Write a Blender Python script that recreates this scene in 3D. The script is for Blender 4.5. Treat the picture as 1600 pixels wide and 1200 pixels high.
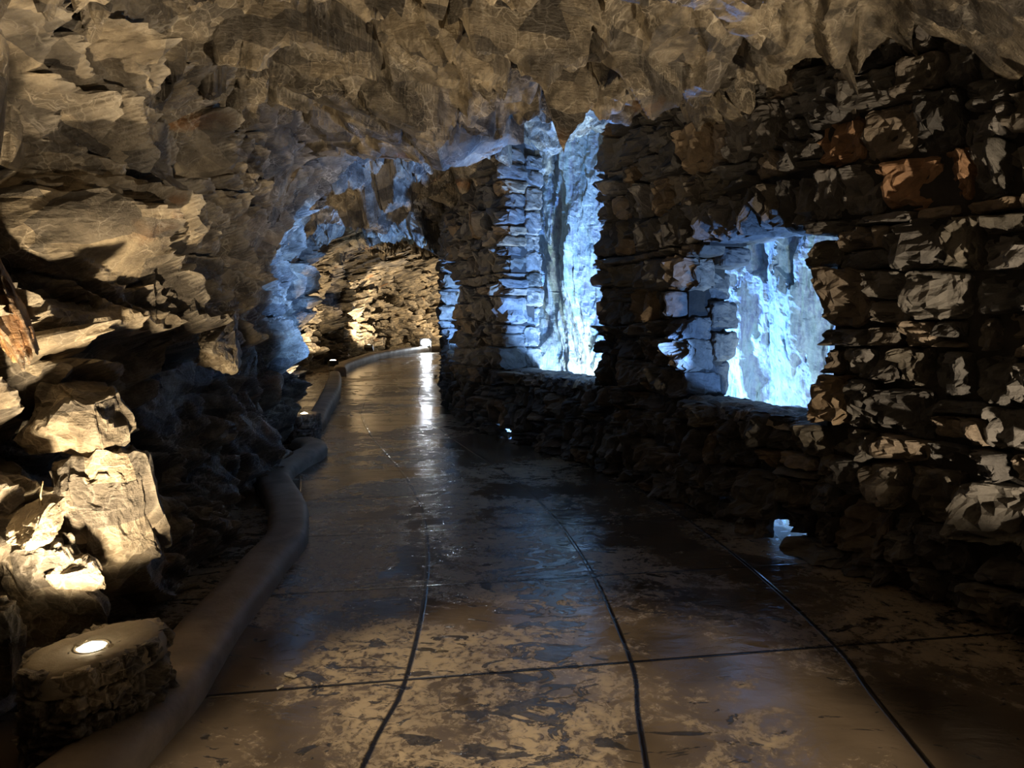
import bpy, math, random
import numpy as np
from mathutils import Vector, Matrix

for o in list(bpy.data.objects): bpy.data.objects.remove(o)
SC = bpy.context.scene
COL = SC.collection
random.seed(7)

# ------------------------------------------------------------------ camera, world, exposure
F = 1150.0                       # focal length in pixels of the 1600 px wide frame
EYE = 1.55
PITCH = math.atan(100.0 / F)
cam_d = bpy.data.cameras.new('camera'); cam = bpy.data.objects.new('camera', cam_d); COL.objects.link(cam)
cam_d.sensor_width = 36.0; cam_d.lens = 36.0 * F / 1600.0; cam_d.clip_start = 0.05; cam_d.clip_end = 120
cam.location = (0, 0, EYE); cam.rotation_euler = (math.pi / 2 - PITCH, 0, 0)
SC.camera = cam
w = bpy.data.worlds.new('world'); SC.world = w; w.use_nodes = True
w.node_tree.nodes['Background'].inputs[0].default_value = (0.5, 0.55, 0.7, 1)
w.node_tree.nodes['Background'].inputs[1].default_value = 0.002
SC.view_settings.view_transform = 'Standard'; SC.view_settings.look = 'None'
SC.view_settings.exposure = 0.0; SC.view_settings.gamma = 1.0; SC.view_settings.use_curve_mapping = False
try:
    SC.cycles.use_denoising = True
    SC.cycles.sample_clamp_indirect = 3.0
    SC.cycles.max_bounces = 5
    SC.cycles.diffuse_bounces = 3
    SC.cycles.glossy_bounces = 3
except Exception: pass

WARM = (1.0, 0.77, 0.48)
WARM2 = (1.0, 0.81, 0.57)
BLUE = (0.165, 0.395, 1.0)
CYAN = (0.66, 0.93, 1.0)
COOL = (0.80, 0.90, 1.0)

def lamp(name, kind, loc, energy, color, radius=0.05, target=None, size=None, blend=0.3, parent=None):
    d = bpy.data.lights.new(name, kind); d.energy = energy; d.color = color; d.shadow_soft_size = radius
    o = bpy.data.objects.new(name, d); COL.objects.link(o)
    if kind == 'SPOT':
        d.spot_size = math.radians(size); d.spot_blend = blend
    o.location = loc
    if target is not None:
        v = Vector(target) - Vector(loc)
        o.rotation_euler = v.to_track_quat('-Z', 'Y').to_euler()
    return o

# warm lamps outside the frame
lamp('unseen_light', 'SPOT', (2.86, 1.62, 0.34), 640, WARM2, 0.035, (2.55, 2.65, 2.6), 122, 0.25)
lamp('unseen_light', 'SPOT', (-1.1, -0.6, 0.40), 22, WARM2, 0.05, (0.2, 1.9, 3.2), 90, 0.6)
lamp('unseen_light', 'SPOT', (-0.35, 0.3, 2.60), 620, WARM2, 0.07, (0.02, 1.95, 0.0), 48, 0.25)  # added spot hung near the ceiling to brighten the near floor
# blue lights in the trench outside the stone wall
lamp('trench_light', 'POINT', (2.85, 4.72, 0.72), 300, BLUE, 0.06)
lamp('trench_light', 'SPOT', (3.30, 4.56, 0.90), 4800, BLUE, 0.04, (-2.6, 8.1, 1.95), 19, 0.5)  # narrow beam added to lay the blue patch on the left wall
lamp('trench_light', 'SPOT', (2.72, 5.5, 0.0), 330, CYAN, 0.12, (3.3, 7.8, 1.6), 120, 0.6)
lamp('trench_light', 'POINT', (1.40, 8.32, 0.62), 1450, BLUE, 0.06)
lamp('trench_light', 'SPOT', (1.0, 9.65, 0.20), 520, CYAN, 0.06, (0.9, 10.8, 1.4), 130, 0.5)
lamp('trench_light', 'POINT', (0.25, 12.6, 0.62), 1600, BLUE, 0.06)

# ------------------------------------------------------------------ numeric noise
def _h(ix, iy, iz, seed):
    with np.errstate(over='ignore'):
        x = (ix.astype(np.int64) * 73856093) ^ (iy.astype(np.int64) * 19349663) ^ (iz.astype(np.int64) * 83492791) ^ (seed * 2654435761)
        x = (x ^ (x >> 13)).astype(np.uint32)
        x = x * np.uint32(0x85ebca6b); x ^= x >> np.uint32(13)
        x = x * np.uint32(0xc2b2ae35); x ^= x >> np.uint32(16)
    return x
def _r(h, k):
    with np.errstate(over='ignore'):
        x = (h ^ np.uint32(k * 0x9E3779B1 & 0xffffffff)) * np.uint32(0x27d4eb2d)
        x ^= x >> np.uint32(15); x = x * np.uint32(0x2c1b3c6d); x ^= x >> np.uint32(12)
    return (x.astype(np.float64) / 4294967295.0)
def vnoise(P, seed=1):
    i = np.floor(P).astype(np.int64); f = P - i; f = f * f * (3 - 2 * f); out = 0
    for dx in (0, 1):
        wx = f[:, 0] if dx else 1 - f[:, 0]
        for dy in (0, 1):
            wy = f[:, 1] if dy else 1 - f[:, 1]
            for dz in (0, 1):
                wz = f[:, 2] if dz else 1 - f[:, 2]
                out = out + wx * wy * wz * _r(_h(i[:, 0] + dx, i[:, 1] + dy, i[:, 2] + dz, seed), 1)
    return out * 2 - 1
def fbm(P, octaves=3, seed=1, ridged=False):
    a, s, t = 0.0, 1.0, 0.0
    for o in range(octaves):
        n = vnoise(P * (2.03 ** o) + o * 17.3, seed + o)
        if ridged: n = 1 - 2 * np.abs(n)
        a = a + n * s; t += s; s *= 0.5
    return a / t
def facet(P, size, seed, slope=0.8, step=0.5, warp=0.25, soft=0.10):
    """broken planes: every cell of a warped cellular grid is one tilted plane, chamfered into its neighbour; height in units of size"""
    Q = P / size
    if warp:
        Q = Q + warp * np.stack([vnoise(Q * 2.1 + 5, seed + 1), vnoise(Q * 2.1 + 35, seed + 2), vnoise(Q * 2.1 + 75, seed + 3)], 1)
    i = np.floor(Q).astype(np.int64)
    f1 = np.full(len(Q), 1e9); f2 = np.full(len(Q), 1e9); v1 = np.zeros(len(Q)); v2 = np.zeros(len(Q))
    for dx in (-1, 0, 1):
        for dy in (-1, 0, 1):
            for dz in (-1, 0, 1):
                ix, iy, iz = i[:, 0] + dx, i[:, 1] + dy, i[:, 2] + dz
                h = _h(ix, iy, iz, seed)
                vx = Q[:, 0] - ix - _r(h, 1); vy = Q[:, 1] - iy - _r(h, 2); vz = Q[:, 2] - iz - _r(h, 3)
                d = vx * vx + vy * vy + vz * vz
                v = (_r(h, 4) - .5) * 2 * step + slope * ((_r(h, 5) - .5) * vx + (_r(h, 6) - .5) * vy + (_r(h, 7) - .5) * vz) * 2
                m = d < f1; m2 = (~m) & (d < f2)
                f2 = np.where(m, f1, np.where(m2, d, f2)); v2 = np.where(m, v1, np.where(m2, v, v2))
                f1 = np.where(m, d, f1); v1 = np.where(m, v, v1)
    e = np.clip((np.sqrt(f2) - np.sqrt(f1)) / soft, 0, 1)
    return v1 * (.5 + .5 * e) + v2 * (.5 - .5 * e)
def cracks(P, size, seed, width):
    """0 away from the joints between blocks, 1 on them"""
    Q = P / size
    Q = Q + .22 * np.stack([vnoise(Q * 2.1 + 5, seed + 1), vnoise(Q * 2.1 + 35, seed + 2), vnoise(Q * 2.1 + 75, seed + 3)], 1)
    i = np.floor(Q).astype(np.int64); f1 = np.full(len(Q), 1e9); f2 = f1.copy()
    for dx in (-1, 0, 1):
        for dy in (-1, 0, 1):
            for dz in (-1, 0, 1):
                ix, iy, iz = i[:, 0] + dx, i[:, 1] + dy, i[:, 2] + dz; h = _h(ix, iy, iz, seed)
                d = (Q[:, 0] - ix - _r(h, 1)) ** 2 + (Q[:, 1] - iy - _r(h, 2)) ** 2 + (Q[:, 2] - iz - _r(h, 3)) ** 2
                f2 = np.minimum(f2, np.maximum(d, f1)); f1 = np.minimum(f1, d)
    e = (np.sqrt(f2) - np.sqrt(f1)) * size * .5
    return np.clip(1 - e / width, 0, 1)
ROT = np.array(Matrix.Rotation(0.6, 3, 'Y') @ Matrix.Rotation(0.45, 3, 'X') @ Matrix.Rotation(0.3, 3, 'Z'))
def rockh(P, amp=1.0, fine=True, big=1.0):
    """height of shattered slate, metres"""
    Q = P @ ROT.T
    A = Q * np.array([1.0, 0.5, 1.6])
    W = np.stack([vnoise(P * .9 + 3, 201), vnoise(P * .9 + 13, 202), vnoise(P * .9 + 23, 203)], 1)
    h = 0.24 * big * facet(A + .25 * W, 0.85, 11, 1.45, 0.34, .12, .07)
    h += 0.125 * facet(A + 3 + .1 * W, 0.34, 23, 1.2, 0.46, .15, .10)
    h -= 0.16 * cracks(A + .2 * W + 31, 0.62, 301, .035) * (vnoise(P * 1.1 + 9, 302) > -.25)
    m = np.clip(vnoise(P * 1.7 + 50, 77) * 2.0 + .35, 0.0, 1)      # some faces are shattered, others clean
    h += 0.055 * (.25 + .75 * m) * facet(A + 9, 0.13, 37, 1.1, 0.5, .25, .16)
    if fine:
        h += 0.020 * (.15 + .85 * m) * facet(A + 19, 0.05, 41, 1.0, 0.55, .25, .3)
        h += 0.010 * fbm(P * 14, 2, 5)
    return h * amp

# ------------------------------------------------------------------ mesh helpers
def link(name, verts, faces, mat, parent=None, smooth=False, colors=None):
    me = bpy.data.meshes.new(name)
    V = np.asarray(verts, dtype=np.float32); Fq = np.asarray(faces, dtype=np.int32)
    if Fq.ndim == 2:
        k = Fq.shape[1]
        me.vertices.add(len(V)); me.vertices.foreach_set('co', V.ravel())
        me.loops.add(Fq.size); me.loops.foreach_set('vertex_index', Fq.ravel())
        me.polygons.add(len(Fq)); me.polygons.foreach_set('loop_start', np.arange(0, Fq.size, k, dtype=np.int32))
        me.polygons.foreach_set('loop_total', np.full(len(Fq), k, dtype=np.int32))
    else:
        me.from_pydata([tuple(v) for v in verts], [], faces)
    me.update(calc_edges=True); me.validate()
    if colors is None: colors = np.ones((len(V), 3))
    if colors is not None:
        at = me.color_attributes.new('Col', 'FLOAT_COLOR', 'POINT')
        C4 = np.ones((len(V), 4), dtype=np.float32); C4[:, :3] = colors
        at.data.foreach_set('color', C4.ravel())
    me.polygons.foreach_set('use_smooth', np.full(len(me.polygons), smooth))
    me.materials.append(mat)
    o = bpy.data.objects.new(name, me); COL.objects.link(o)
    if parent: o.parent = parent
    return o
def link_py(name, verts, faces, mat, parent=None, smooth=False):
    me = bpy.data.meshes.new(name); me.from_pydata([tuple(map(float, v)) for v in verts], [], faces); me.update()
    me.polygons.foreach_set('use_smooth', [smooth] * len(me.polygons)); me.materials.append(mat)
    o = bpy.data.objects.new(name, me); COL.objects.link(o)
    if parent: o.parent = parent
    return o
def grid_faces(nu, nv):
    a = np.arange(nu * nv).reshape(nu, nv)
    return np.stack([a[:-1, :-1].ravel(), a[1:, :-1].ravel(), a[1:, 1:].ravel(), a[:-1, 1:].ravel()], 1)
def structure(o): o['kind'] = 'structure'; return o
def thing(name, label, cat, loc=(0, 0, 0), group=None):
    o = bpy.data.objects.new(name, None); COL.objects.link(o); o.location = loc; o.empty_display_size = .1
    o['label'] = label; o['category'] = cat
    if group: o['group'] = group
    return o
def tag(o, label, cat, group=None):
    o['label'] = label; o['category'] = cat
    if group: o['group'] = group
    return o
def steps(segs):
    out = [segs[0][0]]
    for a, b, d in segs:
        n = max(1, int(round((b - a) / d))); out += list(np.linspace(a, b, n + 1)[1:])
    return np.array(out)

class Curve:
    def __init__(s, pts):
        P = [np.array(p, float) for p in pts]; P = [2 * P[0] - P[1]] + P + [2 * P[-1] - P[-2]]
        out = []
        for i in range(1, len(P) - 2):
            for t in np.linspace(0, 1, 40, endpoint=False):
                p0, p1, p2, p3 = P[i - 1:i + 3]
                out.append(.5 * ((2 * p1) + (-p0 + p2) * t + (2 * p0 - 5 * p1 + 4 * p2 - p3) * t * t + (-p0 + 3 * p1 - 3 * p2 + p3) * t ** 3))
        out.append(P[-2]); s.p = np.array(out)
        d = np.r_[0, np.cumsum(np.linalg.norm(np.diff(s.p, axis=0), axis=1))]; s.s = d; s.L = d[-1]
    def at(s, u):
        u = np.asarray(u, float)
        return np.stack([np.interp(u, s.s, s.p[:, 0]), np.interp(u, s.s, s.p[:, 1])], -1)
    def tan(s, u, e=0.12):
        d = s.at(np.clip(np.asarray(u) + e, 0, s.L)) - s.at(np.clip(np.asarray(u) - e, 0, s.L))
        return d / np.linalg.norm(d, axis=-1, keepdims=True)
    def near(s, x, y):
        k = np.argmin((s.p[:, 0] - x) ** 2 + (s.p[:, 1] - y) ** 2); return s.s[k]

def gz(y):      # the floor climbs a little towards the far bend
    t = np.clip((np.asarray(y, float) - 13) / 16, 0, 1); return 0.30 * t * t * (3 - 2 * t)

# ------------------------------------------------------------------ materials
class NT:
    def __init__(s, name):
        s.m = bpy.data.materials.new(name); s.m.use_nodes = True; s.t = s.m.node_tree
        s.b = s.t.nodes['Principled BSDF']
    def n(s, typ, **kw):
        nd = s.t.nodes.new(typ)
        for k, v in kw.items():
            if k.startswith('i_'):
                key = k[2:]; key = int(key) if key.isdigit() else key
                nd.inputs[key].default_value = v
            else: setattr(nd, k, v)
        return nd
    def l(s, a, b): s.t.links.new(a, b)
    def co(s, scale=(1, 1, 1), rot=(0, 0, 0), src=None):
        tc = s.n('ShaderNodeTexCoord'); mp = s.n('ShaderNodeMapping')
        mp.inputs['Scale'].default_value = scale; mp.inputs['Rotation'].default_value = rot
        s.l(tc.outputs['Object'] if src is None else tc.outputs[src], mp.inputs[0]); return mp.outputs[0]
    def noise(s, co, scale, detail=4, rough=.55, dist=0):
        nd = s.n('ShaderNodeTexNoise'); nd.inputs['Scale'].default_value = scale; nd.inputs['Detail'].default_value = detail
        nd.inputs['Roughness'].default_value = rough; nd.inputs['Distortion'].default_value = dist
        s.l(co, nd.inputs['Vector']); return nd.outputs['Fac']
    def ramp(s, fac, stops, interp='LINEAR'):
        r = s.n('ShaderNodeValToRGB'); r.color_ramp.interpolation = interp
        e = r.color_ramp.elements
        while len(e) < len(stops): e.new(.5)
        for k, (p, c) in enumerate(stops):
            e[k].position = p; e[k].color = (c, c, c, 1) if not isinstance(c, tuple) else (*c, 1)
        s.l(fac, r.inputs[0]); return r.outputs[0]
    def mix(s, fac, a, b, mode='MIX'):
        m = s.n('ShaderNodeMix', data_type='RGBA', blend_type=mode)
        for k, v in ((0, fac), (6, a), (7, b)):
            if isinstance(v, (int, float)): m.inputs[k].default_value = v
            elif isinstance(v, tuple): m.inputs[k].default_value = (*v, 1)
            else: s.l(v, m.inputs[k])
        return m.outputs[2]
    def math(s, op, a, b=0.0):
        m = s.n('ShaderNodeMath', operation=op)
        for k, v in ((0, a), (1, b)):
            if isinstance(v, (int, float)): m.inputs[k].default_value = v
            else: s.l(v, m.inputs[k])
        return m.outputs[0]
    def bump(s, h, dist, strength=1.0, prev=None):
        b = s.n('ShaderNodeBump'); b.inputs['Distance'].default_value = dist; b.inputs['Strength'].default_value = strength
        s.l(h, b.inputs['Height'])
        if prev is not None: s.l(prev, b.inputs['Normal'])
        return b.outputs[0]

def rock_material(name, dark, mid, light, rust=(0.32, 0.15, 0.05), vein=(0.62, 0.56, 0.46), vein_k=1.0, rough=(0.42, 0.75), stretch=(1, 1, 1), lam_s=(1.2, 1.2, 9), lam_r=(0.5, 0.7, 0.2), rot=(0.45, 0.6, 0.3)):
    k = NT(name); co = k.co(stretch, rot)
    big = k.noise(co, 1.6, 5, .6, .4); med = k.noise(co, 7, 6, .62, .3)
    c = k.mix(k.ramp(big, [(.35, 0.0), (.65, 1.0)]), dark, mid)
    c = k.mix(k.ramp(med, [(.45, 0.0), (.72, 1.0)]), c, light)
    c = k.mix(k.math('MULTIPLY', k.ramp(k.noise(k.co((1, 1, 1)), .9, 3, .5, 1.0), [(.66, 0.0), (.72, 1.0)]), .7), c, rust)
    # pale mineral veins
    wv = k.n('ShaderNodeVectorMath', operation='MULTIPLY_ADD')
    nz = k.n('ShaderNodeTexNoise', i_Scale=4.0, i_Detail=3.0); k.l(co, nz.inputs['Vector'])
    k.l(nz.outputs['Color'], wv.inputs[0]); wv.inputs[1].default_value = (.35, .35, .35); k.l(co, wv.inputs[2])
    v = k.n('ShaderNodeTexVoronoi', feature='DISTANCE_TO_EDGE', i_Scale=5.5); k.l(wv.outputs[0], v.inputs['Vector'])
    v2 = k.n('ShaderNodeTexVoronoi', feature='DISTANCE_TO_EDGE', i_Scale=15.0); k.l(wv.outputs[0], v2.inputs['Vector'])
    e = k.math('MAXIMUM', k.ramp(v.outputs['Distance'], [(0.0, 1.0), (.035, 0.0)]), k.math('MULTIPLY', k.ramp(v2.outputs['Distance'], [(0.0, 1.0), (.05, 0.0)]), .6))
    msk = k.ramp(k.noise(co, 3.1, 4, .6), [(.45, 0.0), (.6, 1.0)])
    c = k.mix(k.math('MULTIPLY', k.math('MULTIPLY', e, msk), vein_k), c, vein)
    tn = None      # single slabs of slate: some charcoal, some tan
    for sc_, wt in ((2.1, .35), (4.6, .65)):
        wp = k.n('ShaderNodeVectorMath', operation='MULTIPLY_ADD'); k.l(nz.outputs['Color'], wp.inputs[0]); wp.inputs[1].default_value = (.10, .10, .10)
        k.l(k.co((1.0, .55, 1.5), (.45, .6, .3)), wp.inputs[2])
        vt = k.n('ShaderNodeTexVoronoi', i_Scale=sc_); k.l(wp.outputs[0], vt.inputs['Vector'])
        sc2 = k.n('ShaderNodeSeparateColor'); k.l(vt.outputs['Color'], sc2.inputs[0])
        q = k.math('MULTIPLY', sc2.outputs[0], wt); tn = q if tn is None else k.math('ADD', tn, q)
    c = k.mix(1.0, c, k.ramp(tn, [(.25, (.38, .38, .40)), (.45, (.80, .79, .78)), (.75, (1.25, 1.2, 1.1))]), 'MULTIPLY')
    ge = k.n('ShaderNodeNewGeometry')      # highlights painted pale on the convex edges
    c = k.mix(k.math('MULTIPLY', k.ramp(ge.outputs['Pointiness'], [(.515, 0.0), (.60, 1.0)]), .45), c, vein)
    k.l(c, k.b.inputs['Base Color'])
    k.l(k.ramp(med, [(.3, rough[0]), (.7, rough[1])]), k.b.inputs['Roughness'])
    lam = k.noise(k.co(lam_s, lam_r), 5, 6, .65, .3)
    b = k.bump(k.noise(co, 34, 7, .72), .022, .9); b = k.bump(k.noise(co, 9, 5, .6, .6), .03, .6, b); b = k.bump(lam, .016, .7, b)
    k.l(b, k.b.inputs['Normal'])
    return k.m
M_rock = rock_material('slate_rock', (0.085, 0.072, 0.056), (0.26, 0.22, 0.165), (0.50, 0.43, 0.325))
def cliff_material():
    k = NT('wet_mineral_cliff'); co = k.co((2.2, 2.2, .22)); c2 = k.co()
    st = k.noise(co, 2.2, 5, .6, .5); fine = k.noise(k.co((5, 5, 1.2)), 5, 7, .7, .3); blot = k.noise(c2, 5, 7, .7, .3)
    c = k.ramp(st, [(.30, (.30, .42, .44)), (.44, (.55, .60, .66)), (.52, (.40, .37, .52)), (.60, (.62, .74, .66)), (.70, (.34, .46, .42))])
    c = k.mix(k.ramp(fine, [(.42, 0.0), (.60, .8)]), c, (.80, .84, .82)); c = k.mix(k.ramp(blot, [(.52, 0.0), (.66, .7)]), c, (.22, .23, .28))
    c = k.mix(1.0, c, (.46, .45, .41), 'MULTIPLY')
    k.l(c, k.b.inputs['Base Color']); k.b.inputs['Roughness'].default_value = .5
    b = k.bump(k.noise(c2, 30, 7, .7), .012, .8); b = k.bump(fine, .03, .7, b); k.l(b, k.b.inputs['Normal']); return k.m
M_cliff = cliff_material()
def stone_material():
    k = NT('dry_stone'); co = k.co()
    a = k.n('ShaderNodeVertexColor', layer_name='Col')
    med = k.noise(co, 9, 6, .62, .3)
    c = k.mix(1.0, a.outputs['Color'], k.ramp(med, [(.3, 0.55), (.75, 1.5)]), 'MULTIPLY')
    k.l(c, k.b.inputs['Base Color']); k.l(k.ramp(med, [(.3, .55), (.7, .85)]), k.b.inputs['Roughness'])
    b = k.bump(k.noise(co, 40, 6, .7), .010, .8); b = k.bump(k.noise(k.co((1, 1, 1.3)), 10, 5, .6, .4), .03, .6, b)
    k.l(b, k.b.inputs['Normal']); return k.m
M_stone = stone_material()
def simple(name, col, rough=.7, nscale=12, var=.35, bump=.01, metal=0, dirt=None):
    k = NT(name); co = k.co(); n1 = k.noise(co, nscale, 5, .6, .4)
    dk = tuple(x * (1 - var) for x in col); lt = tuple(min(1, x * (1 + var)) for x in col)
    c = k.mix(k.ramp(n1, [(.3, 0.0), (.7, 1.0)]), dk, lt)
    if dirt: c = k.mix(k.ramp(k.noise(co, 2.4, 5, .6, .6), [(.48, 0.0), (.62, 1.0)]), c, dirt)
    k.l(c, k.b.inputs['Base Color']); k.b.inputs['Roughness'].default_value = rough; k.b.inputs['Metallic'].default_value = metal
    if bump: k.l(k.bump(k.noise(co, nscale * 4, 5, .65), bump, .6), k.b.inputs['Normal'])
    return k.m
M_core = simple('dark_wall_core', (0.03, 0.026, 0.022), .95)
M_cement = simple('grey_cement', (0.27, 0.235, 0.18), .65, 6, .25, .006, dirt=(0.14, 0.115, 0.085))
M_kerb = simple('kerb_cement', (0.27, 0.215, 0.16), .6, 5, .25, .006, dirt=(0.18, 0.145, 0.11))
M_metal = simple('brushed_metal', (0.5, 0.5, 0.48), .35, 20, .1, .001, 1.0)
M_black = simple('black_housing', (0.03, 0.03, 0.03), .5, 20, .1, .001)
M_orange = rock_material('rust_slab', (0.25, 0.12, 0.05), (0.42, 0.22, 0.09), (0.55, 0.36, 0.18))
M_pale = rock_material('pale_rock', (0.12, 0.10, 0.075), (0.26, 0.22, 0.165), (0.45, 0.39, 0.29))
M_twig = simple('dry_twig', (0.35, 0.27, 0.15), .8)
def emis(name, col, s):
    k = NT(name); k.b.inputs['Base Color'].default_value = (*col, 1)
    k.b.inputs['Emission Color'].default_value = (*col, 1); k.b.inputs['Emission Strength'].default_value = s; return k.m
M_glow = emis('warm_lamp_glass', (1.0, .82, .52), 22); M_glow2 = emis('white_lamp_glass', (.85, .93, 1.0), 60)

# ------------------------------------------------------------------ plan of the place
LEFT = Curve([(-1.9, -2.5), (-1.85, -1), (-1.85, .5), (-1.95, 2), (-2.02, 3), (-2.02, 4), (-2.15, 5.2), (-2.45, 6.6), (-2.75, 8.2), (-3.0, 9.6), (-3.5, 11),
              (-4.25, 13), (-4.9, 15), (-5.35, 17.5), (-5.75, 20), (-5.95, 23), (-5.7, 26), (-4.9, 29), (-3.4, 31.2), (-1, 32.6), (2.5, 33.4), (6, 33.8)])
RIGHT = Curve([(3.35, -2.2), (3.3, -.5), (3.12, 1.2), (2.82, 2.5), (2.46, 3.54), (1.86, 4.82), (1.39, 6.1), (.91, 7.45), (.38, 8.65), (-.08, 9.45),
               (-.50, 10.4), (-.80, 11.4), (-1.03, 12.4), (-1.22, 13.5), (-1.36, 14.6), (-1.44, 15.8), (-1.42, 17.2), (-1.2, 18.8), (-.6, 20.6), (.5, 22.3), (2.2, 23.6)])
lp_y = LEFT.p[:, 1]; lp_x = LEFT.p[:, 0]
def xl(y):
    m = np.argmax(lp_y > 28.9); return np.interp(y, lp_y[:m], lp_x[:m])
def xr(y): return np.interp(y, RIGHT.p[:, 1], RIGHT.p[:, 0])

# ------------------------------------------------------------------ floor
LA = Curve([(-.60, .2), (-.58, 1.5), (-.51, 2.55), (-.46, 3.05), (-.50, 4.13), (-.63, 5.3), (-.85, 6.46), (-1.15, 7.6), (-1.5, 8.7), (-2.0, 10.4), (-2.6, 13), (-3.1, 17), (-3.3, 22), (-3.2, 30)])
ys = steps([(-2.5, 0, .2), (0, 14, .06), (14, 34, .2)]); xs = steps([(-7, -3, .2), (-3, 4, .06), (4, 7, .3)])
Y, X = np.meshgrid(ys, xs, indexing='ij')
P = np.stack([X.ravel(), Y.ravel(), gz(Y.ravel())], 1)
P[:, 2] += 0.004 * fbm(P * 1.3, 2, 3)
keep = grid_faces(len(ys), len(xs)); cen = P[keep].mean(1)
keep = keep[(cen[:, 0] < np.where(cen[:, 1] < 23.3, xr(np.clip(cen[:, 1], -2, 23.5)) + .45, 9))]
def floor_material():
    k = NT('wet_concrete_floor'); co = k.co()
    at = k.n('ShaderNodeVertexColor', layer_name='Col')
    sp = k.n('ShaderNodeSeparateColor'); k.l(at.outputs['Color'], sp.inputs[0])
    def groove(o, width):
        fr = k.math('FRACT', o); d = k.math('MINIMUM', fr, k.math('SUBTRACT', 1.0, fr))
        return k.ramp(d, [(0.0, 1.0), (width, 1.0), (width * 1.8, 0.0)])
    g = k.math('MAXIMUM', groove(sp.outputs[0], .0075), groove(sp.outputs[1], .0065))
    n1 = k.noise(co, 0.62, 5, .58, .5); n2 = k.noise(co, 3.0, 8, .70, 1.2); n3 = k.noise(co, 22, 8, .72, .8); n4 = k.noise(co, 1.9, 3, .5, .2)
    wetf = k.math('ADD', k.math('MULTIPLY', n1, .60), k.math('ADD', k.math('MULTIPLY', n2, .26), k.math('MULTIPLY', n3, .14)))
    dry = k.ramp(wetf, [(.475, 0.0), (.55, 1.0)])
    base = k.mix(k.ramp(n4, [(.35, 0.0), (.65, 1.0)]), (0.055, 0.041, 0.028), (0.130, 0.098, 0.068))
    dryc = k.mix(k.ramp(k.math('ADD', k.math('MULTIPLY', n3, .72), k.math('MULTIPLY', n2, .28)), [(.43, 0.0), (.51, 1.0)]), (0.055, 0.040, 0.026), (0.33, 0.26, 0.17))
    c = k.mix(dry, base, dryc)
    # flaked, pitted film: a few dark flecks
    fl = k.ramp(k.math('ADD', k.math('MULTIPLY', k.noise(k.co((.8, 1.3, 1)), 4.2, 8, .62, 1.8), .75), k.math('ADD', k.math('MULTIPLY', n1, .25), k.math('MULTIPLY', sp.outputs[2], .075))), [(.575, 0.0), (.59, 1.0)])
    c = k.mix(k.math('MULTIPLY', fl, .85), c, (0.016, 0.016, 0.018))
    c = k.mix(g, c, (0.004, 0.003, 0.003)); k.l(c, k.b.inputs['Base Color'])
    r = k.mix(dry, k.ramp(n2, [(.3, .11), (.75, .27)]), k.ramp(n3, [(.3, .28), (.7, .55)]))
    r = k.mix(fl, r, (.10, .10, .10)); k.l(r, k.b.inputs['Roughness'])
    hgt = k.math('SUBTRACT', k.math('MULTIPLY', dry, .25), k.math('ADD', k.math('MULTIPLY', fl, .4), k.math('MULTIPLY', g, 2.0)))
    b = k.bump(hgt, .005, .6); b = k.bump(k.noise(co, 20, 5, .6, .5), .0016, .6, b); b = k.bump(k.noise(k.co((1, 2.2, 1)), 3.6, 4, .55, .8), .008, .5, b)
    k.l(b, k.b.inputs['Normal']); k.b.inputs['Specular IOR Level'].default_value = .6
    return k.m
uA = P[:, 0] - np.interp(P[:, 1] - .16 * (P[:, 0] + .5), LA.p[:, 1], LA.p[:, 0]) + 20
vA = (P[:, 1] - .165 * (P[:, 0] + .5) - 3.05) / 1.14 + 20
cols = np.stack([uA, vA, np.exp(-((P[:, 0] - .12 - .10 * (P[:, 1] - 3)) / .24) ** 2) * np.clip((P[:, 1] - 1.8) / .8, 0, 1) * np.clip((6.6 - P[:, 1]) / .6, 0, 1)], 1)
structure(link('floor', P, keep, floor_material(), smooth=True, colors=cols))

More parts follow.
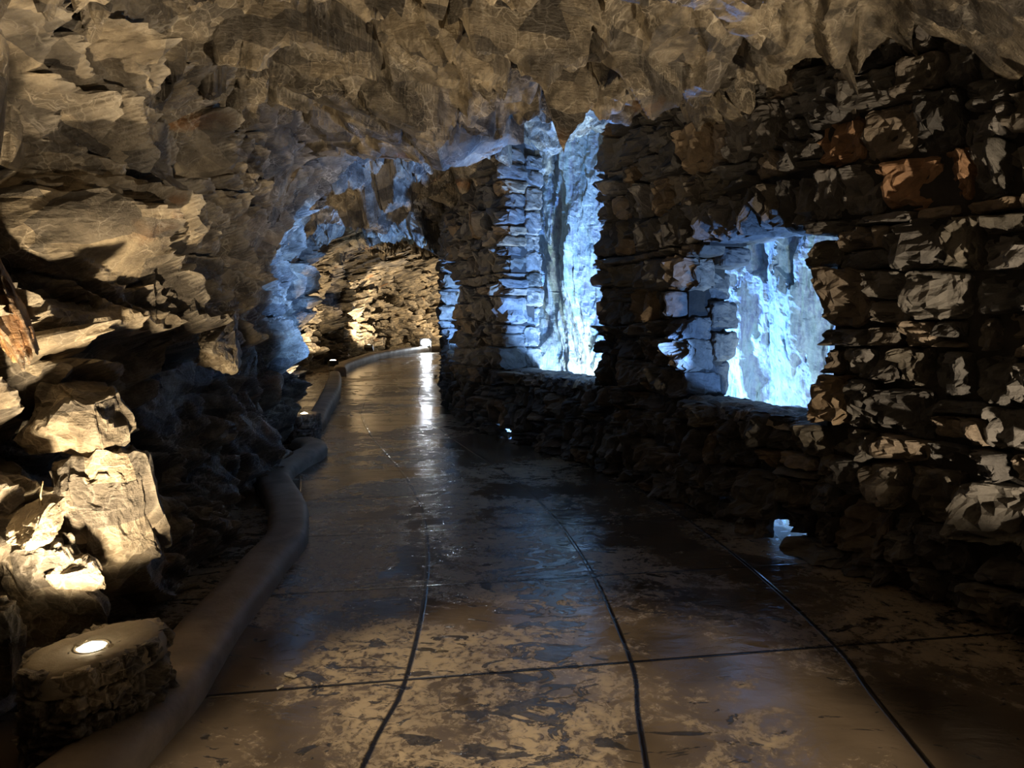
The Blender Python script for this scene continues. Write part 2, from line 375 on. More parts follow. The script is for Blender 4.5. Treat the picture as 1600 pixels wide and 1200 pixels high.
# ------------------------------------------------------------------ left rock wall (runs on round the far bend)
def gauss(a, b, c): return np.exp(-((a - b) / c) ** 2)
def left_wall():
    ss = steps([(0, 2.5, .06), (2.5, 6, .022), (6, 12.5, .017), (12.5, 19, .035), (19, LEFT.L, .08)])
    zs = np.r_[steps([(-.1, 3.9, .018)])]
    S, Z = np.meshgrid(ss, zs, indexing='ij'); s, z = S.ravel(), Z.ravel()
    p = LEFT.at(s); t = LEFT.tan(s, .25); n = np.stack([t[:, 1], -t[:, 0]], 1)      # towards the tunnel
    y = p[:, 1]
    d = 0.50 * np.clip((z - 1.9) / 1.3, 0, 1.6) ** 2
    d += np.where((y > 17), .6 * np.clip((z - 2.2) / 1.3, 0, 2) ** 2, 0)
    P3 = np.stack([p[:, 0], p[:, 1], z], 1)
    d += 0.20 * fbm(P3 * .8, 3, 9)
    d += 0.22 * gauss(y, 6.6, .9) * (z < 3.2) + .12 * gauss(y, 7.2, .3)         # the dark buttress
    d += 0.30 * gauss(y, 3.7, .8) * gauss(z, 2.05, .22) + .22 * gauss(z + .10 * (y - 4), 1.50, .07) * gauss(y, 4.2, 1.6)   # ledges
    d -= 0.85 * gauss(y, 2.9, .40) * gauss(z, 2.22, .36)                          # black hollow high on the left
    d -= 0.30 * gauss(y, 4.6, .7) * gauss(z, 1.05, .45)
    d -= 0.25 * gauss(y, 5.4, .6) * gauss(z, .4, .6)
    d -= 0.35 * gauss(y, 8.0, .45) * gauss(z, 1.0, 1.0)
    d += 0.30 * gauss(y, 9.0, .45) * gauss(z, 1.9, .9) 
    d += .35 * gauss(y, 20.9, .4) * gauss(z, 1.5, 1.3)
    d += 0.18 * gauss(z, .5, .5) * gauss(y, 3.4, .6)
    d += .34 * gauss(y, 2.72, .36) * gauss(z, 1.66, .18)
    h = rockh(P3 + np.stack([n[:, 0] * d, n[:, 1] * d, 0 * d], 1))
    amp = np.where(y > 21, 1.9, 1.2)
    d = d + h * amp
    Q = np.stack([p[:, 0] + n[:, 0] * d, p[:, 1] + n[:, 1] * d, z + gz(y) * (z < .5) + .25 * h * amp], 1)
    return structure(link('wall_left', Q, grid_faces(len(ss), len(zs)), M_rock))
left_wall()

# ------------------------------------------------------------------ ceiling
def zc(x, y):
    c = np.interp(y, [-3, 1.5, 3.0, 4.2, 5.2, 6.0, 6.4, 6.9, 7.9, 9.0, 9.8, 10.6, 11.2, 12.2, 13.4, 14.6, 15.4, 17, 20, 24, 29, 34],
                  [3.1, 3.15, 3.15, 3.20, 3.20, 3.08, 3.02, 3.55, 3.85, 3.75, 3.50, 3.24, 3.45, 3.75, 3.60, 3.30, 3.45, 3.9, 3.55, 3.9, 4.3, 4.3])
    dl = x - xl(np.clip(y, -2.4, 28)); dr = xr(np.clip(y, -2, 23.5)) - x
    c = c - .75 * np.exp(-np.clip(dl, -.5, 9) / .55) * (y < 26)
    c = c - np.interp(y, [4.6, 6.8], [.32, -.02]) * np.exp(-np.clip(dr, 0, 9) / .8) + .22 * gauss(y, 6.9, 1.1) * np.clip((x + .1) / .8, 0, 1)
    c = c + np.where(dr < -.5, .6 * np.clip((-dr - .5), 0, 1.5), 0)
    c -= .16 * gauss(x, -.62, .55) * gauss(y, 6.2, .45)                             # the hanging prow
    c += .10 * np.clip((x + .2) / .8, 0, 1) * (y > 5) * (y < 11)
    c += .34 * gauss(x, -.95, .35) * gauss(y, 3.75, .30) - .12 * gauss(x, -.9, .6) * gauss(y, 4.6, .2)
    c -= .14 * gauss(x, 1.75, .35) * gauss(y, 4.4, .35)
    c += .20 * gauss(x, -1.0, .5) * gauss(y, 4.4, .5) + .18 * gauss(x, .3, .5) * gauss(y, 5.2, .4)
    return c
def ceiling():
    ys = steps([(-3, 2.2, .12), (2.2, 7.6, .017), (7.6, 11.5, .022), (11.5, 16, .045), (16, 34, .10)])
    xs = steps([(-9, -4, .12), (-4, -2.6, .04), (-2.6, 2.8, .018), (2.8, 4, .035), (4, 9, .12)])
    Y, X = np.meshgrid(ys, xs, indexing='ij'); x, y = X.ravel(), Y.ravel()
    z = zc(x, y); P3 = np.stack([x, y, z], 1)
    h = rockh(P3 + 40, big=1.35) ; big = fbm(P3 * .9 + 7, 2, 31)
    amp = np.where(y < 7, 1.2, 1.0) * np.interp(x, [.2, 1.2], [1, .72])
    c_, s_ = math.cos(.75), math.sin(.75)
    R3 = np.stack([(x * c_ + y * s_), (-x * s_ + y * c_) * .38, z * .6], 1)
    h = h + (y < 8.5) * .20 * facet(R3 + 60, .62, 401, .9, .75, .15, .05)
    z = z - h * amp - .10 * big
    lim = np.where(y < 7.1, np.interp(x, [-1.9, -1.3, -.6, -.05, 1.1], [3.08, 3.06, 2.84, 3.08, 3.0]), 3.30)
    m = np.clip((y - 4.9) / .5, 0, 1) * np.clip((9.3 - y) / .4, 0, 1) * np.clip((x + 2.2) / .3, 0, 1) * np.clip((1.9 - x) / .3, 0, 1)
    z = z + m * .72 * np.clip(lim - z, 0, None)
    Q = np.stack([x + .15 * h, y - .30 * h, z], 1)
    return structure(link('ceiling', Q, grid_faces(len(ys), len(xs))[:, ::-1], M_rock))
ceiling()

# ------------------------------------------------------------------ dry-stone wall with three openings
WT = 0.52
def cubegrid(n):
    V, Fc, idx = [], [], {}
    def vid(a):
        key = tuple(np.round(a, 5))
        if key not in idx: idx[key] = len(V); V.append(a)
        return idx[key]
    g = np.linspace(-1, 1, n + 1); g = np.sign(g) * np.abs(g) ** .75
    for ax in range(3):
        for sg in (-1, 1):
            for i in range(n):
                for j in range(n):
                    q = []
                    for (a, b) in ((i, j), (i + 1, j), (i + 1, j + 1), (i, j + 1)):
                        v = np.zeros(3); v[ax] = sg; v[(ax + 1) % 3] = g[a]; v[(ax + 2) % 3] = g[b]; q.append(vid(v))
                    Fc.append(q if sg > 0 else q[::-1])
    V = np.array(V)
    L4 = (np.abs(V) ** 7).sum(1) ** (1 / 7.)
    return V / L4[:, None], np.array(Fc)
CG = {n: cubegrid(n) for n in (4, 6, 9, 12, 20)}
s1 = (RIGHT.near(1.95, 4.66), RIGHT.near(1.4, 6.08)); s2 = (RIGHT.near(.86, 7.58), RIGHT.near(-.06, 9.42)); s3 = (RIGHT.near(-.87, 11.75), RIGHT.near(-1.30, 14.3))
OPEN = [(s1[0], s1[1], .90, 2.16, 'arch'), (s2[0], s2[1], .90, 9, 'flat'), (s3[0], s3[1], .95, 2.45, 'arch')]
DR1 = RIGHT.near(1.84, 4.92); DR2 = RIGHT.near(-.06, 9.40)
DRAIN = [(DR1 - .17, DR1 + .15, 0.0, .19), (DR2 - .13, DR2 + .11, 0.0, .17)]
def top_at(o, s):      # arched head
    if o[4] == 'flat': return o[3]
    u = (s - o[0]) / (o[1] - o[0]) * 2 - 1
    return o[3] - (.30 * max(0, abs(u) - .45) ** 1.2 if u > 0 else .10 * abs(u) ** 2)
def is_open(s, z, pad=0):
    for o in OPEN:
        if o[0] - pad < s < o[1] + pad and o[2] - pad < z < top_at(o, min(max(s, o[0]), o[1])) + pad: return True
    for (a, b, c, d), sp in zip(DRAIN, (.75, 1.25)):
        if a - pad * .5 < s < b + sp and z < d + pad * .3: return True
    return False
def split_open(a, b, z, outer=False):
    """remove openings from the interval [a,b] at height z"""
    iv = [(a, b)]
    for o in [(o[0], o[1], o[2], top_at(o, (o[0] + o[1]) / 2), o) for o in OPEN] + [(c[0], c[1] + (sp if outer else 0), c[2], c[3], None) for c, sp in zip(DRAIN, (.75, 1.25))]:
        if o[2] - .02 < z < o[3]:
            lo, hi = o[0], o[1]
            if o[4] and o[4][4] == 'arch' and z > o[3] - .22:
                hi -= .55 * (z - (o[3] - .22)) / .22 * (.5 if o[4] is OPEN[0] else 1.3); lo += .10 * (z - (o[3] - .22)) / .22 * (1 if o[4] is OPEN[0] else 6)
            out = []
            for x0, x1 in iv:
                if hi <= x0 or lo >= x1: out.append((x0, x1)); continue
                if lo > x0: out.append((x0, lo))
                if hi < x1: out.append((hi, x1))
            iv = out
    return iv
PAL = [(.17, .155, .135), (.13, .115, .10), (.20, .17, .135), (.24, .19, .14), (.10, .092, .085), (.16, .15, .14), (.29, .21, .13), (.15, .13, .10), (.18, .165, .15), (.12, .11, .10)]
def stone_wall():
    rnd = random.Random(3)
    VV, FF, CC = [], [], []; base = 0
    s_end = RIGHT.near(-.6, 20.6)
    def stone(a, b, z0, z1, d0, d1, n, rust=False, jut=0.0):
        nonlocal base
        V, Fc = CG[n]; V = V.copy()
        g = rnd.uniform(.004, .012); a += g; b -= g; z0 += g * .8; z1 -= g * .8
        if b - a < .03 or z1 - z0 < .02: return
        hs, hz = (b - a) / 2, (z1 - z0) / 2
        tx = rnd.uniform(-.16, .16); ty = rnd.uniform(-.16, .16); sk = rnd.uniform(-.14, .14); sk2 = rnd.uniform(-.10, .10)
        u = V[:, 0] * (1 + tx * V[:, 2] * .6); v = V[:, 2] * (1 + ty * V[:, 0] * .6)
        ss = (a + b) / 2 + hs * np.clip(u + sk * V[:, 2] * .5, -1.12, 1.12); zz = (z0 + z1) / 2 + hz * v + sk2 * hs * V[:, 0] * .35
        dd = (d0 + d1) / 2 + (d1 - d0) / 2 * V[:, 1]
        front = np.clip(-V[:, 1], 0, 1) if d0 < .1 else np.clip(V[:, 1], 0, 1) * 0
        dd = dd - front * (jut + rnd.uniform(-.09, .09) * V[:, 0] + rnd.uniform(-.07, .07) * V[:, 2])
        p = RIGHT.at(ss); t = RIGHT.tan(ss, .3); nrm = np.stack([t[:, 1], -t[:, 0]], 1)
        W3 = np.stack([p[:, 0] + nrm[:, 0] * dd, p[:, 1] + nrm[:, 1] * dd, zz], 1)
        off = rnd.uniform(0, 50)
        A = W3 + off; sz = min(hs, hz) * 2
        h = .062 * facet(A, .17, 51, 1.1, .30) + .042 * facet(A + 5, .065, 61, 1.0, .40) + .008 * fbm(A * 16, 2, 4)
        h = np.clip(h * min(1.0, sz / .14), -.055, .055)
        side = .45 if any(min(abs(a - e), abs(b - e)) < .12 for o_ in OPEN for e in o_[:2]) else .28
        cen = W3.mean(0); dirv = (W3 - cen); L = np.maximum(np.linalg.norm(dirv, axis=1, keepdims=True), 1e-4)
        # push mostly across the face, little along the beds, so stones keep their bearing
        nr = np.zeros((len(V), 3)); nr[:, :2] = -nrm
        W3 = W3 + nr * (h * 1.0 * (front > .2))[:, None] + dirv / L * (h * side)[:, None]
        W3[:, 2] += gz(W3[:, 1])
        c = np.array(rnd.choice(PAL)) * rnd.uniform(.50, .95)
        if abs(cen[1] - 4.08) < .21 and abs(cen[2] - 2.43) < .15 or abs(cen[1] - 4.55) < .13 and abs(cen[2] - 2.70) < .15: c = np.array((.30, .17, .09))
        VV.append(W3); FF.append(Fc + base); CC.append(np.tile(c, (len(W3), 1))); base += len(W3)
    bands = [(0.0, .90), (.90, 2.16), (2.16, 3.95)]
    for layer in (0, 1):
        zrows = []
        for b0, b1 in bands:
            z = b0
            while z < b1 - .06:
                h = rnd.uniform(.18, .32)
                if b1 - z - h < .10: h = b1 - z
                zrows.append((z, min(z + h, b1))); z += h
        zrows[0] = (0.0, .17) if layer == 0 else (0, .17)
        zrows[1] = (.17, zrows[1][1])
        for (z0, z1) in zrows:
            zm = (z0 + z1) / 2
            iv = split_open(.2, s_end, zm, layer == 1)
            for (x0, x1) in iv:
                a = x0 + (rnd.uniform(-.05, .045) if x0 > .3 else 0); x1e = x1 + (rnd.uniform(-.04, .05) if x1 < s_end - .1 else 0)
                while a < x1e - .02:
                    wd = rnd.uniform(.15, .38) * (1 if zm < 2.9 else 1.3)
                    if x1e - a - wd < .13: wd = x1e - a
                    if wd > .62: wd = wd / 2
                    y = RIGHT.at(a)[1]
                    wob0 = .045 * math.sin(a * 2.3 + z0 * 9) * (0 if any(abs(z0 - b[0]) < .01 for b in bands) else 1)
                    wob1 = .045 * math.sin(a * 2.3 + z1 * 9) * (0 if any(abs(z1 - b[1]) < .01 for b in bands) else 1)
                    if layer == 0:
                        if z0 > 3.6: a += wd; continue
                        n = 12 if 2.4 < y < 6 else (9 if 1.5 < y < 9 else (6 if y < 16 else 4))
                        lintel = any(abs(z0 - 2.16) < .02 and o[0] - .3 < a < o[1] + .3 for o in OPEN[:1])
                        dep = (.30 if rnd.random() < .8 else .4)
                        if zm < .19 and any(c[0] - .5 < a < c[1] + 1.3 for c in DRAIN): dep = .11
                        r_ = rnd.random()
                        rust = rnd.random() < .03
                        if lintel:
                            k = max(1, int(wd / .12)); 
                            for q in range(k): stone(a + wd * q / k, a + wd * (q + 1) / k, z0 - rnd.uniform(-.01, .035), z1, 0, .30, 9, False, rnd.uniform(-.03, .03))
                        elif r_ < .10 and z1 - z0 > .21:
                            m = z0 + (z1 - z0) * rnd.uniform(.35, .65)
                            stone(a, a + wd, z0 + wob0, m, 0, dep, n, rust, rnd.uniform(-.04, .04)); stone(a, a + wd, m, z1 + wob1, 0, dep, n, False, rnd.uniform(-.05, .05))
                        elif r_ < .22 and wd > .3:
                            m = a + wd * rnd.uniform(.3, .45); mz = z0 + (z1 - z0) * .55
                            stone(m, a + wd, z0 + wob0, z1 + wob1, 0, dep, n, rust, rnd.uniform(-.05, .05))
                            stone(a, m, z0 + wob0, mz, 0, dep, n, False, rnd.uniform(-.05, .03)); stone(a, m, mz, z1 + wob1, 0, dep, n, False, rnd.uniform(-.05, .03))
                        else:
                            stone(a, a + wd, z0 + wob0, z1 + wob1, 0, dep, n, rust, rnd.uniform(-.055, .055))
                    else:
                        near_open = any(o[0] - .6 < a < o[1] + .6 for o in OPEN) or any(o[0] - .6 < a < o[1] + 1.6 for o in DRAIN)
                        if near_open or z1 <= .95 and y < 16: 
                            stone(a, a + wd, z0, z1, .27 + rnd.uniform(-.02, .02), WT + rnd.uniform(-.02, .03), 9 if y < 11 else 6)
                    a += wd
    # the two rust-coloured blocks high beside the near end
    o = link('wall_right', np.concatenate(VV), np.concatenate(FF), M_stone, colors=np.concatenate(CC))
    structure(o)
    # dark core added inside the wall to stop light leaking through
    V, Fc = [], []; ss = np.arange(.2, s_end, .035); zz = np.arange(-.1, 3.95, .035)
    solid = np.array([[not is_open(s + .0175, z + .0175, .055) for z in zz] for s in ss])
    idx = {}
    def vid(i, j, k):
        key = (i, j, k)
        if key not in idx:
            s = .2 + i * .035; p = RIGHT.at(s); t = RIGHT.tan(s, .3); dd = (.085, .43)[k]
            idx[key] = len(V); V.append((p[0] + t[1] * dd, p[1] - t[0] * dd, -.1 + j * .035 + float(gz(p[1]))))
        return idx[key]
    ni, nj = solid.shape
    for i in range(ni):
        for j in range(nj):
            if not solid[i, j]: continue
            Fc.append((vid(i, j, 0), vid(i, j + 1, 0), vid(i + 1, j + 1, 0), vid(i + 1, j, 0)))
            Fc.append((vid(i, j, 1), vid(i + 1, j, 1), vid(i + 1, j + 1, 1), vid(i, j + 1, 1)))
            if i == 0 or not solid[i - 1, j]: Fc.append((vid(i, j, 0), vid(i, j, 1), vid(i, j + 1, 1), vid(i, j + 1, 0)))
            if i == ni - 1 or not solid[i + 1, j]: Fc.append((vid(i + 1, j, 0), vid(i + 1, j + 1, 0), vid(i + 1, j + 1, 1), vid(i + 1, j, 1)))
            if j == 0 or not solid[i, j - 1]: Fc.append((vid(i, j, 0), vid(i + 1, j, 0), vid(i + 1, j, 1), vid(i, j, 1)))
            if j == nj - 1 or not solid[i, j + 1]: Fc.append((vid(i, j + 1, 0), vid(i, j + 1, 1), vid(i + 1, j + 1, 1), vid(i + 1, j + 1, 0)))
    c = link('wall_core', V, Fc, M_core, parent=o)
    c['label'] = 'dark core added behind the joints against light leaks'
stone_wall()

# sills
def sill(o, name):
    ss = np.arange(o[0] - .05, o[1] + .05, .03); dd = np.linspace(.03, WT - .02, 16)
    S, D = np.meshgrid(ss, dd, indexing='ij'); s, d = S.ravel(), D.ravel()
    p = RIGHT.at(s); t = RIGHT.tan(s, .3)
    P3 = np.stack([p[:, 0] + t[:, 1] * d, p[:, 1] - t[:, 0] * d, np.full(len(s), o[2] + .005) + gz(p[:, 1])], 1)
    P3[:, 2] += .05 * facet(P3, .30, 71, .4, .35) + .012 * facet(P3, .08, 72)
    edge = np.minimum(d - .03, WT - .02 - d); P3[:, 2] -= .09 * np.exp(-edge / .02)
    structure(link(name, P3, grid_faces(len(ss), len(dd)), M_rock))
sill(OPEN[0], 'window_1'); sill(OPEN[1], 'window_2'); sill(OPEN[2], 'window_3')

# ------------------------------------------------------------------ cliff across the trench, trench bottom
def cliff():
    C = Curve([(5.8, 1.5), (5.2, 3.5), (4.3, 5.6), (3.2, 7.6), (2.2, 9.0), (1.45, 10.1), (.85, 10.9), (.60, 11.6), (.75, 12.4), (1.3, 13.4), (1.5, 15.5), (1.9, 18), (3, 20)])
    ss = steps([(0, 3, .08), (3, 11, .02), (11, C.L, .08)]); zs = steps([(-1.0, 4.6, .022)])
    S, Z = np.meshgrid(ss, zs, indexing='ij'); s, z = S.ravel(), Z.ravel()
    p = C.at(s); t = C.tan(s, .25); n = np.stack([-t[:, 1], t[:, 0]], 1)
    P3 = np.stack([p[:, 0], p[:, 1], z], 1)
    A = P3 * np.array([1, 1, .30])
    d = .45 * fbm(A * 1.3, 3, 5) + .16 * facet(A + 3, .45, 81, 1.0, .30) + .05 * facet(A + 8, .18, 82, 1.0, .35) + .05 * fbm(A * 6, 3, 12) + .012 * facet(P3, .07, 83) + .025 * fbm(P3 * 7, 3, 6)
    d += .10 * np.clip(z, 0, 4) ** 1.2 * .6
    Q = np.stack([p[:, 0] + n[:, 0] * d, p[:, 1] + n[:, 1] * d, z], 1)
    structure(link('wall_outer', Q, grid_faces(len(ss), len(zs)), M_cliff))
    ys = np.arange(0, 21, .12); q = np.linspace(0, 1, 20); V = []
    for y in ys:
        x0 = float(xr(y)) + .1; x1 = float(np.interp(y, C.p[:, 1], C.p[:, 0])) + .8
        for a in q: V.append((x0 + (x1 - x0) * a, y, -.75))
    V = np.array(V); V[:, 2] += .10 * facet(V, .4, 91, .8, .5) + .03 * facet(V, .12, 92)
    structure(link('trench_floor', V, grid_faces(len(ys), 20)[:, ::-1], M_rock))
cliff()
# rear end of the tunnel behind the camera
ssx = np.linspace(-3.2, 4.6, 80); zz = np.linspace(-.1, 4, 50); Xg, Zg = np.meshgrid(ssx, zz, indexing='ij')
Pb = np.stack([Xg.ravel(), np.full(Xg.size, -2.3), Zg.ravel()], 1); Pb[:, 1] += rockh(Pb, 1.3, False)
structure(link('wall_back', Pb, grid_faces(80, 50), M_rock))

# ------------------------------------------------------------------ kerbs along the foot of the left wall
def kerb(name, pts, wds, hts):
    C = Curve(pts); ss = np.arange(0, C.L, .03); prof = []
    m = 22
    V = []
    for s in ss:
        p = C.at(s); t = C.tan(s, .08); n = np.array([t[1], -t[0]]); f = s / C.L
        wd = np.interp(f, np.linspace(0, 1, len(wds)), wds); ht = np.interp(f, np.linspace(0, 1, len(hts)), hts)
        endf = min(1, s / .10, (C.L - s) / .10) ** .5 if True else 1
        for k in range(m):
            a = k / (m - 1); ang = math.pi * a
            u = math.copysign(abs(math.cos(ang)) ** .55, math.cos(ang)) * wd / 2; z = (math.sin(ang) ** .5) * ht * endf
            V.append((p[0] + n[0] * u, p[1] + n[1] * u, z + float(gz(p[1])) - .01))
    V = np.array(V); V[:, 2] += .008 * fbm(V * 5, 3, 4); V[:, 0] += .012 * fbm(V * 3 + 9, 2, 8)
    return structure(link(name, V, grid_faces(len(ss), m), M_kerb, smooth=True))
kerb('trim_1', [(-1.85, .9), (-1.60, 1.7), (-1.43, 2.3), (-1.40, 2.75), (-1.44, 3.10), (-1.48, 3.45), (-1.50, 3.95), (-1.53, 4.4), (-1.56, 4.95), (-1.72, 5.55), (-1.95, 6.15), (-2.22, 6.75), (-2.30, 7.15),
                (-2.30, 7.6), (-2.26, 8.2), (-2.35, 8.6), (-2.6, 8.95)], [.30, .26, .30, .27, .30, .32, .30, .30], [.15, .14, .12, .13, .14, .14, .15, .14])
kerb('trim_2', [(-2.72, 9.6), (-2.78, 10.3), (-3.0, 11.4), (-3.25, 12.8), (-3.55, 14.4), (-3.95, 16.2), (-4.25, 17.6), (-4.45, 18.4)], [.26, .28, .34, .34, .28], [.18, .22, .26, .2, .22])
kerb('trim_3', [(-4.5, 19.2), (-4.75, 20.5), (-4.75, 22.5), (-4.6, 24.5), (-4.2, 26.5), (-3.6, 28.3), (-2.6, 29.6), (-1, 30.6), (1, 31)], [.34, .34, .34], [.24, .24, .22])

# ------------------------------------------------------------------ loose boulders
def boulder(name, loc, dims, rot, mat, label, cat='rock', seed=1, n=20, amp=.24, group=None, parent=None):
    V, Fc = CG[n]; r = random.Random(seed)
    k = V / (np.linalg.norm(V, axis=1, keepdims=True)); V = V * .8 + k * .2
    A = V * .9 + seed * 7.7
    f = 1 + amp * facet(A, .95, seed + 100, .9, .35, .15) + amp * .45 * facet(A, .42, seed + 130, .9, .4, .15) + amp * .2 * facet(A, .2, seed + 160, .9, .4, .15)
    # shear off planes
    for q in range(7):
        d = np.array([r.gauss(0, 1) for _ in range(3)]); d /= np.linalg.norm(d); lim = r.uniform(.62, .85)
        over = np.clip(V @ d - lim, 0, None); V = V - over[:, None] * d
    V = V * f[:, None] * np.array(dims) / 2
    R = np.array(Matrix.Rotation(rot[2], 3, 'Z') @ Matrix.Rotation(rot[1], 3, 'Y') @ Matrix.Rotation(rot[0], 3, 'X'))
    V = V @ R.T
    o = link(name, V, Fc, mat, parent); o.location = loc
    if label: tag(o, label, cat, group)
    return o
bl = [((-1.94, 2.98, .46), (.32, .30, .50), (.2, -.3, .4), M_pale, 'pale shattered rock glaring in the lamplight beside the oval lamp plinth', 1),
      ((-2.16, 2.80, .62), (.36, .30, .42), (-.3, .5, 1.0), M_pale, 'brightest splintered rock at the far left behind the lamp plinth', 2),
      ((-1.96, 2.66, .34), (.22, .20, .50), (.5, .2, .3), M_pale, 'thin pale upright slab leaning left of the lamp plinth', 3),
      ((-1.84, 3.30, .62), (.40, .38, .72), (.12, -.1, .5), M_rock, 'big blunt brown boulder standing behind the lamp plinth and kerb', 4),
      ((-1.95, 3.35, 1.12), (.50, .40, .36), (.1, .3, .2), M_rock, 'squarish rock block wedged above the blunt brown boulder', 5),
      ((-1.78, 4.55, 1.38), (.22, .5, .34), (.5, .2, .1), M_rock, 'leaf shaped slab hanging under the long rock ledge', 6),
      ((-1.80, 2.98, .50), (.16, .16, .26), (.5, -.5, .4), M_pale, 'small pale splinter of rock leaning between the glaring rocks and the oval plinth', 8),
      ((-1.90, 2.90, .74), (.22, .16, .14), (.2, -.2, 1.2), M_pale, 'flat pale flake lying on top of the glaring rocks', 9),
      ((-1.90, 2.78, 1.60), (.12, .42, .42), (.3, -.2, .5), M_orange, 'rust orange rock slab at the left edge below the black hollow', 7)]
for i, (loc, dim, rot, mat, lab, sd) in enumerate(bl): boulder('boulder', loc, dim, rot, mat, lab, seed=sd)

# ------------------------------------------------------------------ lamp plinths
def plinth(loc, rz, lx, ly, h, label, energy, aim, lamp_off=(0, 0), res=1.0, spot=150):
    T = thing('lamp_plinth', label, 'lamp', (loc[0], loc[1], loc[2]))
    R = Matrix.Rotation(rz, 3, 'Z')
    # stone body: ring of rubble stones
    VV, FF = [], []; base = 0; rnd = random.Random(int(lx * 100) + 5)
    V, Fc = CG[9 if res >= 1 else 4]
    def rad(a):
        c, s = math.cos(a), math.sin(a); return 1 / ((abs(c) / (lx / 2)) ** 2.4 + (abs(s) / (ly / 2)) ** 2.4) ** (1 / 2.4)
    nring = 4
    for k in range(nring):
        z0, z1 = h * k / nring, h * (k + 1) / nring; a = rnd.uniform(0, 1)
        end = a + 2 * math.pi
        while a < end - .05:
            da = rnd.uniform(.35, .7)
            if end - a - da < .3: da = end - a
            am = a + da / 2; r = rad(am) * rnd.uniform(.97, 1.06)
            c = np.array((math.cos(am) * (r - .07), math.sin(am) * (r - .07), (z0 + z1) / 2))
            wv = rad(am) * da
            B = V * np.array((.075, wv / 2 * .95, (z1 - z0) / 2 * .95))
            B = B * (1 + .25 * facet(V * 1.0 + k * 9 + a * 5, .6, 7, .9, .4))[:, None]
            Rm = np.array(Matrix.Rotation(am, 3, 'Z')); B = B @ Rm.T + c
            VV.append(B @ np.array(R).T); FF.append(Fc + base); base += len(B); a += da
    body = link('stone_body', np.concatenate(VV), np.concatenate(FF), M_rock, T)
    # cement cap with a socket for the lamp
    ox, oy = lamp_off; r0 = .062
    rings = []; N = 72
    cap = []
    levels = [(r0, -.055, 0), (r0, -.004, 0), (r0 + .004, 0, 0), (.55, .003, 1), (.7, .004, 1), (.85, .002, 1), (.95, -.008, 1), (1.0, -.035, 1), (1.0, -.09, 1), (.6, -.10, 1)]
    for lv, dz, md in levels:
        for k in range(N):
            a = 2 * math.pi * k / N
            if md == 0: x, y = ox + math.cos(a) * lv, oy + math.sin(a) * lv
            else:
                rr = rad(a) * .99; x, y = math.cos(a) * rr, math.sin(a) * rr
                x = ox + (x - ox) * lv; y = oy + (y - oy) * lv
            nn = (.012 * math.sin(a * 3 + 1) + .006 * math.sin(a * 11)) * (lv > .8)
            cap.append(((R @ Vector((x, y, h + dz + .4 * nn))))[:])
    fc = []
    for l in range(len(levels) - 1):
        for k in range(N): fc.append((l * N + k, l * N + (k + 1) % N, (l + 1) * N + (k + 1) % N, (l + 1) * N + k))
    link_py('cement_cap', cap, fc, M_cement, T, True)
    # lamp: metal ring and glass
    c0 = R @ Vector((ox, oy, h))
    def disc(name, r, z, mat, parent, rin=None):
        vs, fs = [], []; n = 40
        if rin is None:
            vs = [(c0.x, c0.y, z + .022)] + [(c0.x + math.cos(2 * math.pi * k / n) * r, c0.y + math.sin(2 * math.pi * k / n) * r, z) for k in range(n)]
            fs = [(0, 1 + k, 1 + (k + 1) % n) for k in range(n)]
        else:
            for (rr, zz) in ((rin, z - .01), (rin, z + .006), (r, z + .006), (r, z - .01)):
                vs += [(c0.x + math.cos(2 * math.pi * k / n) * rr, c0.y + math.sin(2 * math.pi * k / n) * rr, zz) for k in range(n)]
            for l in range(4):
                for k in range(n): fs.append((l * n + k, l * n + (k + 1) % n, ((l + 1) % 4) * n + (k + 1) % n, ((l + 1) % 4) * n + k))
        return link_py(name, vs, fs, mat, parent, True)
    ring = disc('lamp_ring', .060, h - .006, M_metal, T, .050)
    ring['label'] = 'thin metal rim of the recessed lamp'
    disc('lamp_glass', .050, h - .004, M_glow, T)
    lamp('plinth_lamp', 'SPOT', (loc[0] + c0.x, loc[1] + c0.y, loc[2] + h + .035), energy, WARM, .045, aim, spot, .6)
    return T
plinth((-1.53, 2.62, 0), math.radians(60), .50, .33, .36, 'oval stone lamp plinth with cement cap and glowing recessed lamp beside the kerb', 240, (-1.85, 3.9, 2.6), (-.02, .0), spot=118)
plinth((-2.66, 9.35, 0), math.radians(40), .40, .34, .36, 'small distant stone lamp plinth between the two kerbs', 130, (-2.6, 9.9, 3.0), (0, 0), .5, spot=160)

# dry twig sticking out of the rock above the plinth
def tube(name, pts, r, mat, parent=None, n=6):
    V, Fc = [], []
    for i, p in enumerate(pts):
        p = Vector(p); a = Vector(pts[min(i + 1, len(pts) - 1)]) - Vector(pts[max(i - 1, 0)]); a.normalize()
        u = a.orthogonal().normalized(); w_ = a.cross(u); rr = r * (1 - .6 * i / max(1, len(pts) - 1))
        for k in range(n):
            t = 2 * math.pi * k / n; V.append(p + u * math.cos(t) * rr + w_ * math.sin(t) * rr)
    for i in range(len(pts) - 1):
        for k in range(n): Fc.append((i * n + k, i * n + (k + 1) % n, (i + 1) * n + (k + 1) % n, (i + 1) * n + k))
    Fc.append(tuple(range(n))[::-1]); Fc.append(tuple(range(len(V) - n, len(V))))
    return link_py(name, V, Fc, mat, parent, True)
tg = tube('twig', [(-1.90, 2.90, .72), (-1.885, 2.90, .80), (-1.89, 2.90, .85), (-1.87, 2.89, .91)], .006, M_twig)
tag(tg, 'short dry twig sprouting from the floodlit rocks above the plinth', 'twig')

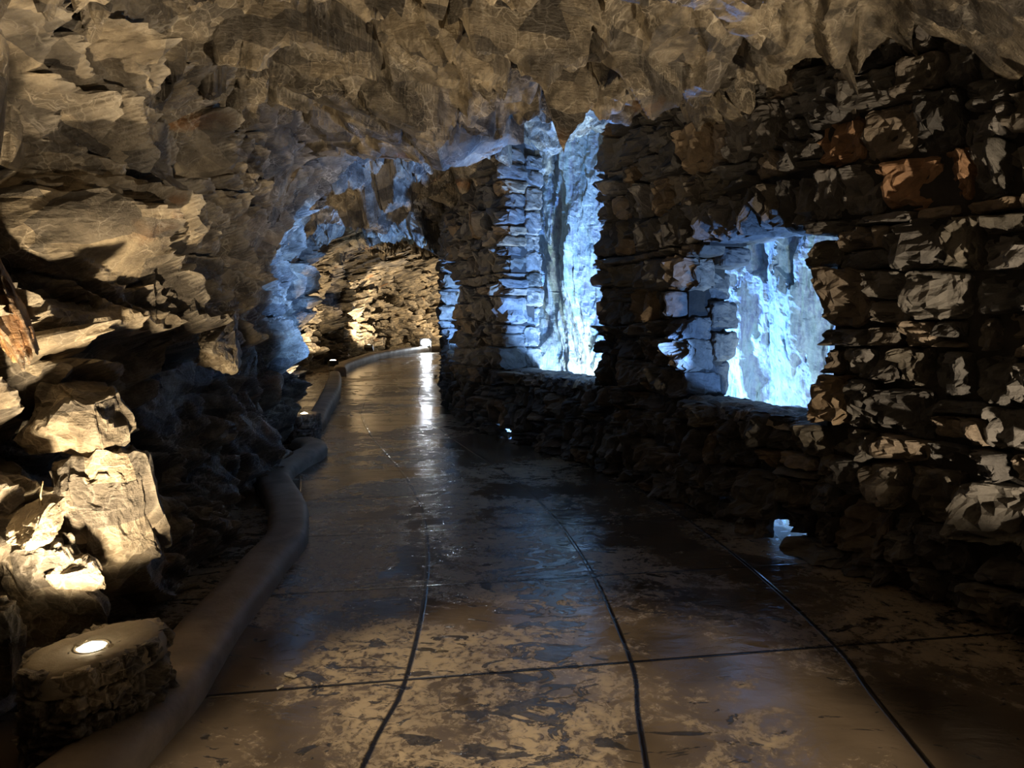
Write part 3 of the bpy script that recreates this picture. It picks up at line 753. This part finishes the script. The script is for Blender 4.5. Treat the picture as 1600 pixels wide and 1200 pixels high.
# ------------------------------------------------------------------ floodlights far down the tunnel
def flood(loc, aim, label, glow, color, energy, size=.34, spot=120, hide=.85):
    T = thing('floodlight', label, 'lamp', loc)
    v = Vector(aim) - Vector(loc); q = v.to_track_quat('-Z', 'Y')
    def tr(p): return q @ Vector(p)
    s = size / 2
    hv = [(-s, -s * .7, .10), (s, -s * .7, .10), (s, s * .7, .10), (-s, s * .7, .10), (-s, -s * .7, -.02), (s, -s * .7, -.02), (s, s * .7, -.02), (-s, s * .7, -.02),
          (-s * .85, -s * .58, -.02), (s * .85, -s * .58, -.02), (s * .85, s * .58, -.02), (-s * .85, s * .58, -.02)]
    hf = [(0, 3, 2, 1), (0, 1, 5, 4), (1, 2, 6, 5), (2, 3, 7, 6), (3, 0, 4, 7), (4, 5, 9, 8), (5, 6, 10, 9), (6, 7, 11, 10), (7, 4, 8, 11), (8, 9, 10, 11)]
    H = link_py('housing', [tr(p) for p in hv], [f[::-1] for f in hf], M_black, T)
    gv, gf = [], []; nu, nv = 20, 6
    for i in range(nv):
        a = math.pi / 2 * i / (nv - 1)
        for k in range(nu):
            b = 2 * math.pi * k / nu; gv.append(tr((math.cos(b) * s * hide * math.cos(a), math.sin(b) * s * .7 * hide * math.cos(a), -.02 - s * .45 * hide * math.sin(a))))
    for i in range(nv - 1):
        for k in range(nu): gf.append((i * nu + k, i * nu + (k + 1) % nu, (i + 1) * nu + (k + 1) % nu, (i + 1) * nu + k))
    G = link_py('lamp_glass', gv, [f[::-1] for f in gf], glow, T, True)
    zf = float(gz(loc[1])) - loc[2]
    for sx in (-1, 1): tube('bracket', [(sx * s * .9, 0, 0), (sx * s * .9, 0, zf)], .018, M_metal, T)
    tube('foot_bar', [(-s * .9, 0, zf + .015), (s * .9, 0, zf + .015)], .022, M_metal, T)
    d = v.normalized() * .13
    lamp('floodlight_lamp', 'SPOT', (loc[0] + d.x, loc[1] + d.y, loc[2] + d.z), energy, color, .08, aim, spot, .5)
    return T
flood((-4.85, 19.9, .42), (-5.25, 20.5, 2.6), 'warm floodlight leaning towards the rock at the left of the far kerb', M_glow, WARM, 380, .24, 140)
flood((-4.95, 25.5, .62), (-4.85, 27.2, 2.8), 'warm floodlight in the middle of the three far lamps', M_glow, WARM, 700, .30, 130)
flood((-3.35, 28.6, .68), (-1.6, 22.0, .75), 'white floodlight glaring back down the wet floor at the far bend', M_glow2, COOL, 60, .46, 150)
flood((-1.9, 29.4, .6), (-2.6, 31.4, 2.6), 'warm floodlight hidden beside the far bend by the stone wall', M_glow, WARM, 500, .34, 130)

# ------------------------------------------------------------------ pebbles and flakes lying on the floor
def fl(u, v):
    a = Vector(((u - 800) / F, 1, -(v - 600) / F)); a.rotate(Matrix.Rotation(-PITCH, 3, 'X')); t = -EYE / a.z
    return (a.x * t, a.y * t)
pebs = [(455, 1057, .035, 'pale pebble pair lying on the dark floor nearest the kerb'), (437, 1075, .018, 'tiny pale chip beside the larger pebble near the kerb'),
        (1330, 975, .03, 'flat pale chip on the brown floor at the right'), (1385, 1002, .025, 'small pale chip right of the flat pale chip'),
        (1540, 972, .03, 'grey pebble lying against the foot of the stone wall'), (680, 595, .10, 'white chip lying on the far floor below the white floodlight'), (690, 1014, .016, 'shiny flake in the tan patch on the middle slab')]
for i, (u, v, sz, lab) in enumerate(pebs):
    x, y = fl(u, v); boulder('pebble', (x, y, float(gz(y)) + sz * .25), (sz * 1.6, sz, sz * .7), (0, 0, i), M_pale, lab, 'pebble', seed=20 + i, n=4)
